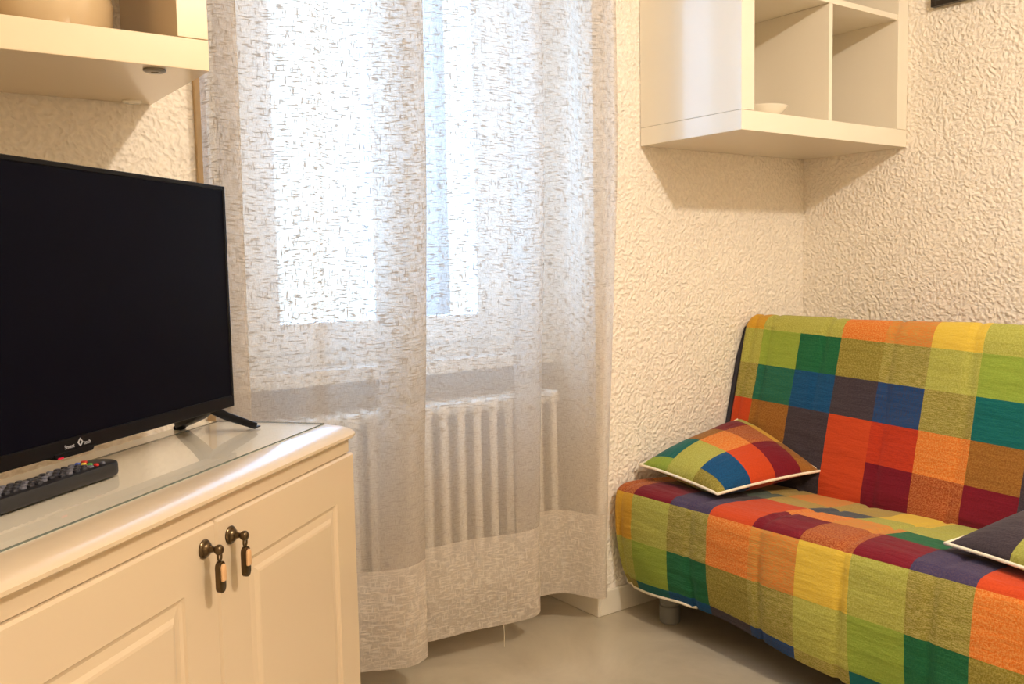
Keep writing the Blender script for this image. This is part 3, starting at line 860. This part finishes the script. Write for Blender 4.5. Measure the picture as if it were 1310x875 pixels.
# ------------------------------------------------------------------ cushions
def cushion(name, label, F_, R_, T_, L_, ub, vb, colors, H, group=None, power=2.6):
    """corners F(0,0) R(1,0) T(1,1) L(0,1); ub, vb patch bounds; colors[vrow][ucol]"""
    F_, R_, T_, L_ = map(Vector, (F_, R_, T_, L_))
    c = (F_+R_+T_+L_)/4
    nrm = (R_-L_).cross(T_-F_).normalized()
    if nrm.z < 0: nrm = -nrm
    t = thing(name, label, 'cushion', c, 0, group)
    b = B(); uvl = b.loops.layers.uv.new('UVMap')
    keys = list(dict.fromkeys(x for r in colors for x in r)); mi = {k: i for i, k in enumerate(keys)}
    def fine(bounds):
        out = []
        for k in range(len(bounds)-1):
            m_ = max(3, int(round((bounds[k+1]-bounds[k])*36)))
            for q in range(m_): out.append((bounds[k]+(bounds[k+1]-bounds[k])*q/m_, k))
        out.append((1., len(bounds)-2)); return out
    U, V = fine(ub), fine(vb)
    lu, lv = (R_-F_).length, (L_-F_).length
    def pos(u, v, s):
        a, d = 2*u-1, 2*v-1
        ins = .055
        # sides bow inward a little between the corners
        uu = u-ins*a*(1-d*d)*.5*abs(a); vv = v-ins*d*(1-a*a)*.5*abs(d)
        p = F_*(1-uu)*(1-vv)+R_*uu*(1-vv)+T_*uu*vv+L_*(1-uu)*vv
        h = max(0, (1-abs(a)**power)*(1-abs(d)**power))**.62
        h *= 1+.10*noise.noise(Vector((u*3.5, v*3.5, lu*9)))
        return p-c+nrm*(s*H*h*(1 if s > 0 else .8))
    for s in (1, -1):
        G = [[(b.verts.new(pos(u, v, s)), u*lu, v*lv) for (v, _) in V] for (u, _) in U]
        for i in range(len(U)-1):
            for j in range(len(V)-1):
                q = [G[i][j], G[i+1][j], G[i+1][j+1], G[i][j+1]]
                if s < 0: q = q[::-1]
                f = b.faces.new([v[0] for v in q]); f.smooth = True
                f.material_index = mi[colors[V[j][1]][U[i][1]]]
                for l, v in zip(f.loops, q): l[uvl].uv = (v[1], v[2])
    bmesh.ops.remove_doubles(b, verts=b.verts[:], dist=1e-5)
    obj('cushion_cover', b, [F[k] for k in keys], t)
    per = [pos(k/24, 0, 1) for k in range(24)]+[pos(1, k/24, 1) for k in range(24)]+[pos(1-k/24, 1, 1) for k in range(24)]+[pos(0, 1-k/24, 1) for k in range(24)]
    b = B(); tube(b, per, .0042, 8, 0, closed=True)
    o = obj('piping', b, M['piping'], t, R(80)); o['label'] = 'white piped edge'
    return t
cushion('cushion', 'patchwork cushion with white piping lying in the corner of the sofa by the window wall',
        (-.862, -.363, .424), (-.447, -.396, .432), (-.405, -.062, .545), (-.838, -.036, .447),
        [0, .08, .33, .57, .82, 1], [0, .34, .68, 1],
        [['olive', 'blue', 'orangered', 'maroon', 'brown'], ['limey', 'limey', 'orange', 'rust', 'gold'], ['lime', 'teal', 'brown', 'maroon', 'limey']], .070, 'patchwork cushions on the sofa')
cushion('cushion', 'dark grey and teal patchwork cushion cut off by the right edge of the photo',
        (-.955, -1.385, .432), (-.815, -.977, .424), (-.500, -1.125, .520), (-.640, -1.530, .530),
        [0, .30, .62, 1], [0, .45, .75, 1],
        [['orange', 'limey', 'dark'], ['maroon', 'green', 'blue'], ['rust', 'teal', 'tealgreen']], .055, 'patchwork cushions on the sofa')

# ------------------------------------------------------------------ light
def lamp(kind, name, loc, energy, color, **kw):
    l = bpy.data.lights.new(name, kind); l.energy = energy; l.color = color
    for k, v in kw.items(): setattr(l, k, v)
    o = bpy.data.objects.new(name, l); o.location = loc; col.objects.link(o)
    return o
lamp('POINT', 'ceiling_lamp', (-1.55, -2.40, 2.38), 134, (1, .87, .745), shadow_soft_size=.05)
f = lamp('AREA', 'ceiling_fill', (-2.3, -2.6, 2.57), 16, (1, .90, .78), shape='RECTANGLE', size=2.6, size_y=2.2)  # unseen area fill added to even out the room, no fitting there
w = bpy.data.worlds.new('daylight'); scn.world = w; w.use_nodes = True
bg = w.node_tree.nodes.get('Background')
bg.inputs['Color'].default_value = (.78, .93, 1, 1); bg.inputs['Strength'].default_value = 1.8
sun = lamp('SUN', 'daylight_sun', (-1.5, 3, 3), 34, (.28, .56, 1), angle=R(165))
sun.rotation_euler = (R(-58), 0, 0)
# daylight portal just outside the window
pl = lamp('AREA', 'window_portal', ((WX0+WX1)/2, ND+.16, (WZ0+WZ1)/2), 1, (1, 1, 1), shape='RECTANGLE', size=WX1-WX0, size_y=WZ1-WZ0)
pl.rotation_euler = (R(-90), 0, 0); pl.data.cycles.is_portal = True

# ------------------------------------------------------------------ camera
f_, yaw, pitch, roll = 1167.735, .943124674, .0827093023, -.0195636541
cam = bpy.data.cameras.new('camera'); co = bpy.data.objects.new('camera', cam); col.objects.link(co)
d = Vector((math.cos(yaw)*math.cos(pitch), math.sin(yaw)*math.cos(pitch), -math.sin(pitch)))
r = Vector((math.sin(yaw), -math.cos(yaw), 0)); u = r.cross(d)
r2 = r*math.cos(roll)+u*math.sin(roll); u2 = u*math.cos(roll)-r*math.sin(roll)
m = Matrix((r2, u2, -d)).transposed().to_4x4(); m.translation = Vector((-2.74546702, -2.01862752, 1.05408839))
co.matrix_world = m
cam.sensor_fit = 'HORIZONTAL'; cam.sensor_width = 36; cam.lens = f_/1310*36; cam.clip_start = .02
scn.camera = co
scn.view_settings.view_transform = 'Standard'; scn.view_settings.look = 'None'
scn.view_settings.exposure = 0.0
scn.cycles.use_denoising = True
scn.cycles.max_bounces = 10; scn.cycles.diffuse_bounces = 5; scn.cycles.transparent_max_bounces = 16
scn.cycles.caustics_reflective = False; scn.cycles.caustics_refractive = False
scn.cycles.sample_clamp_indirect = 4
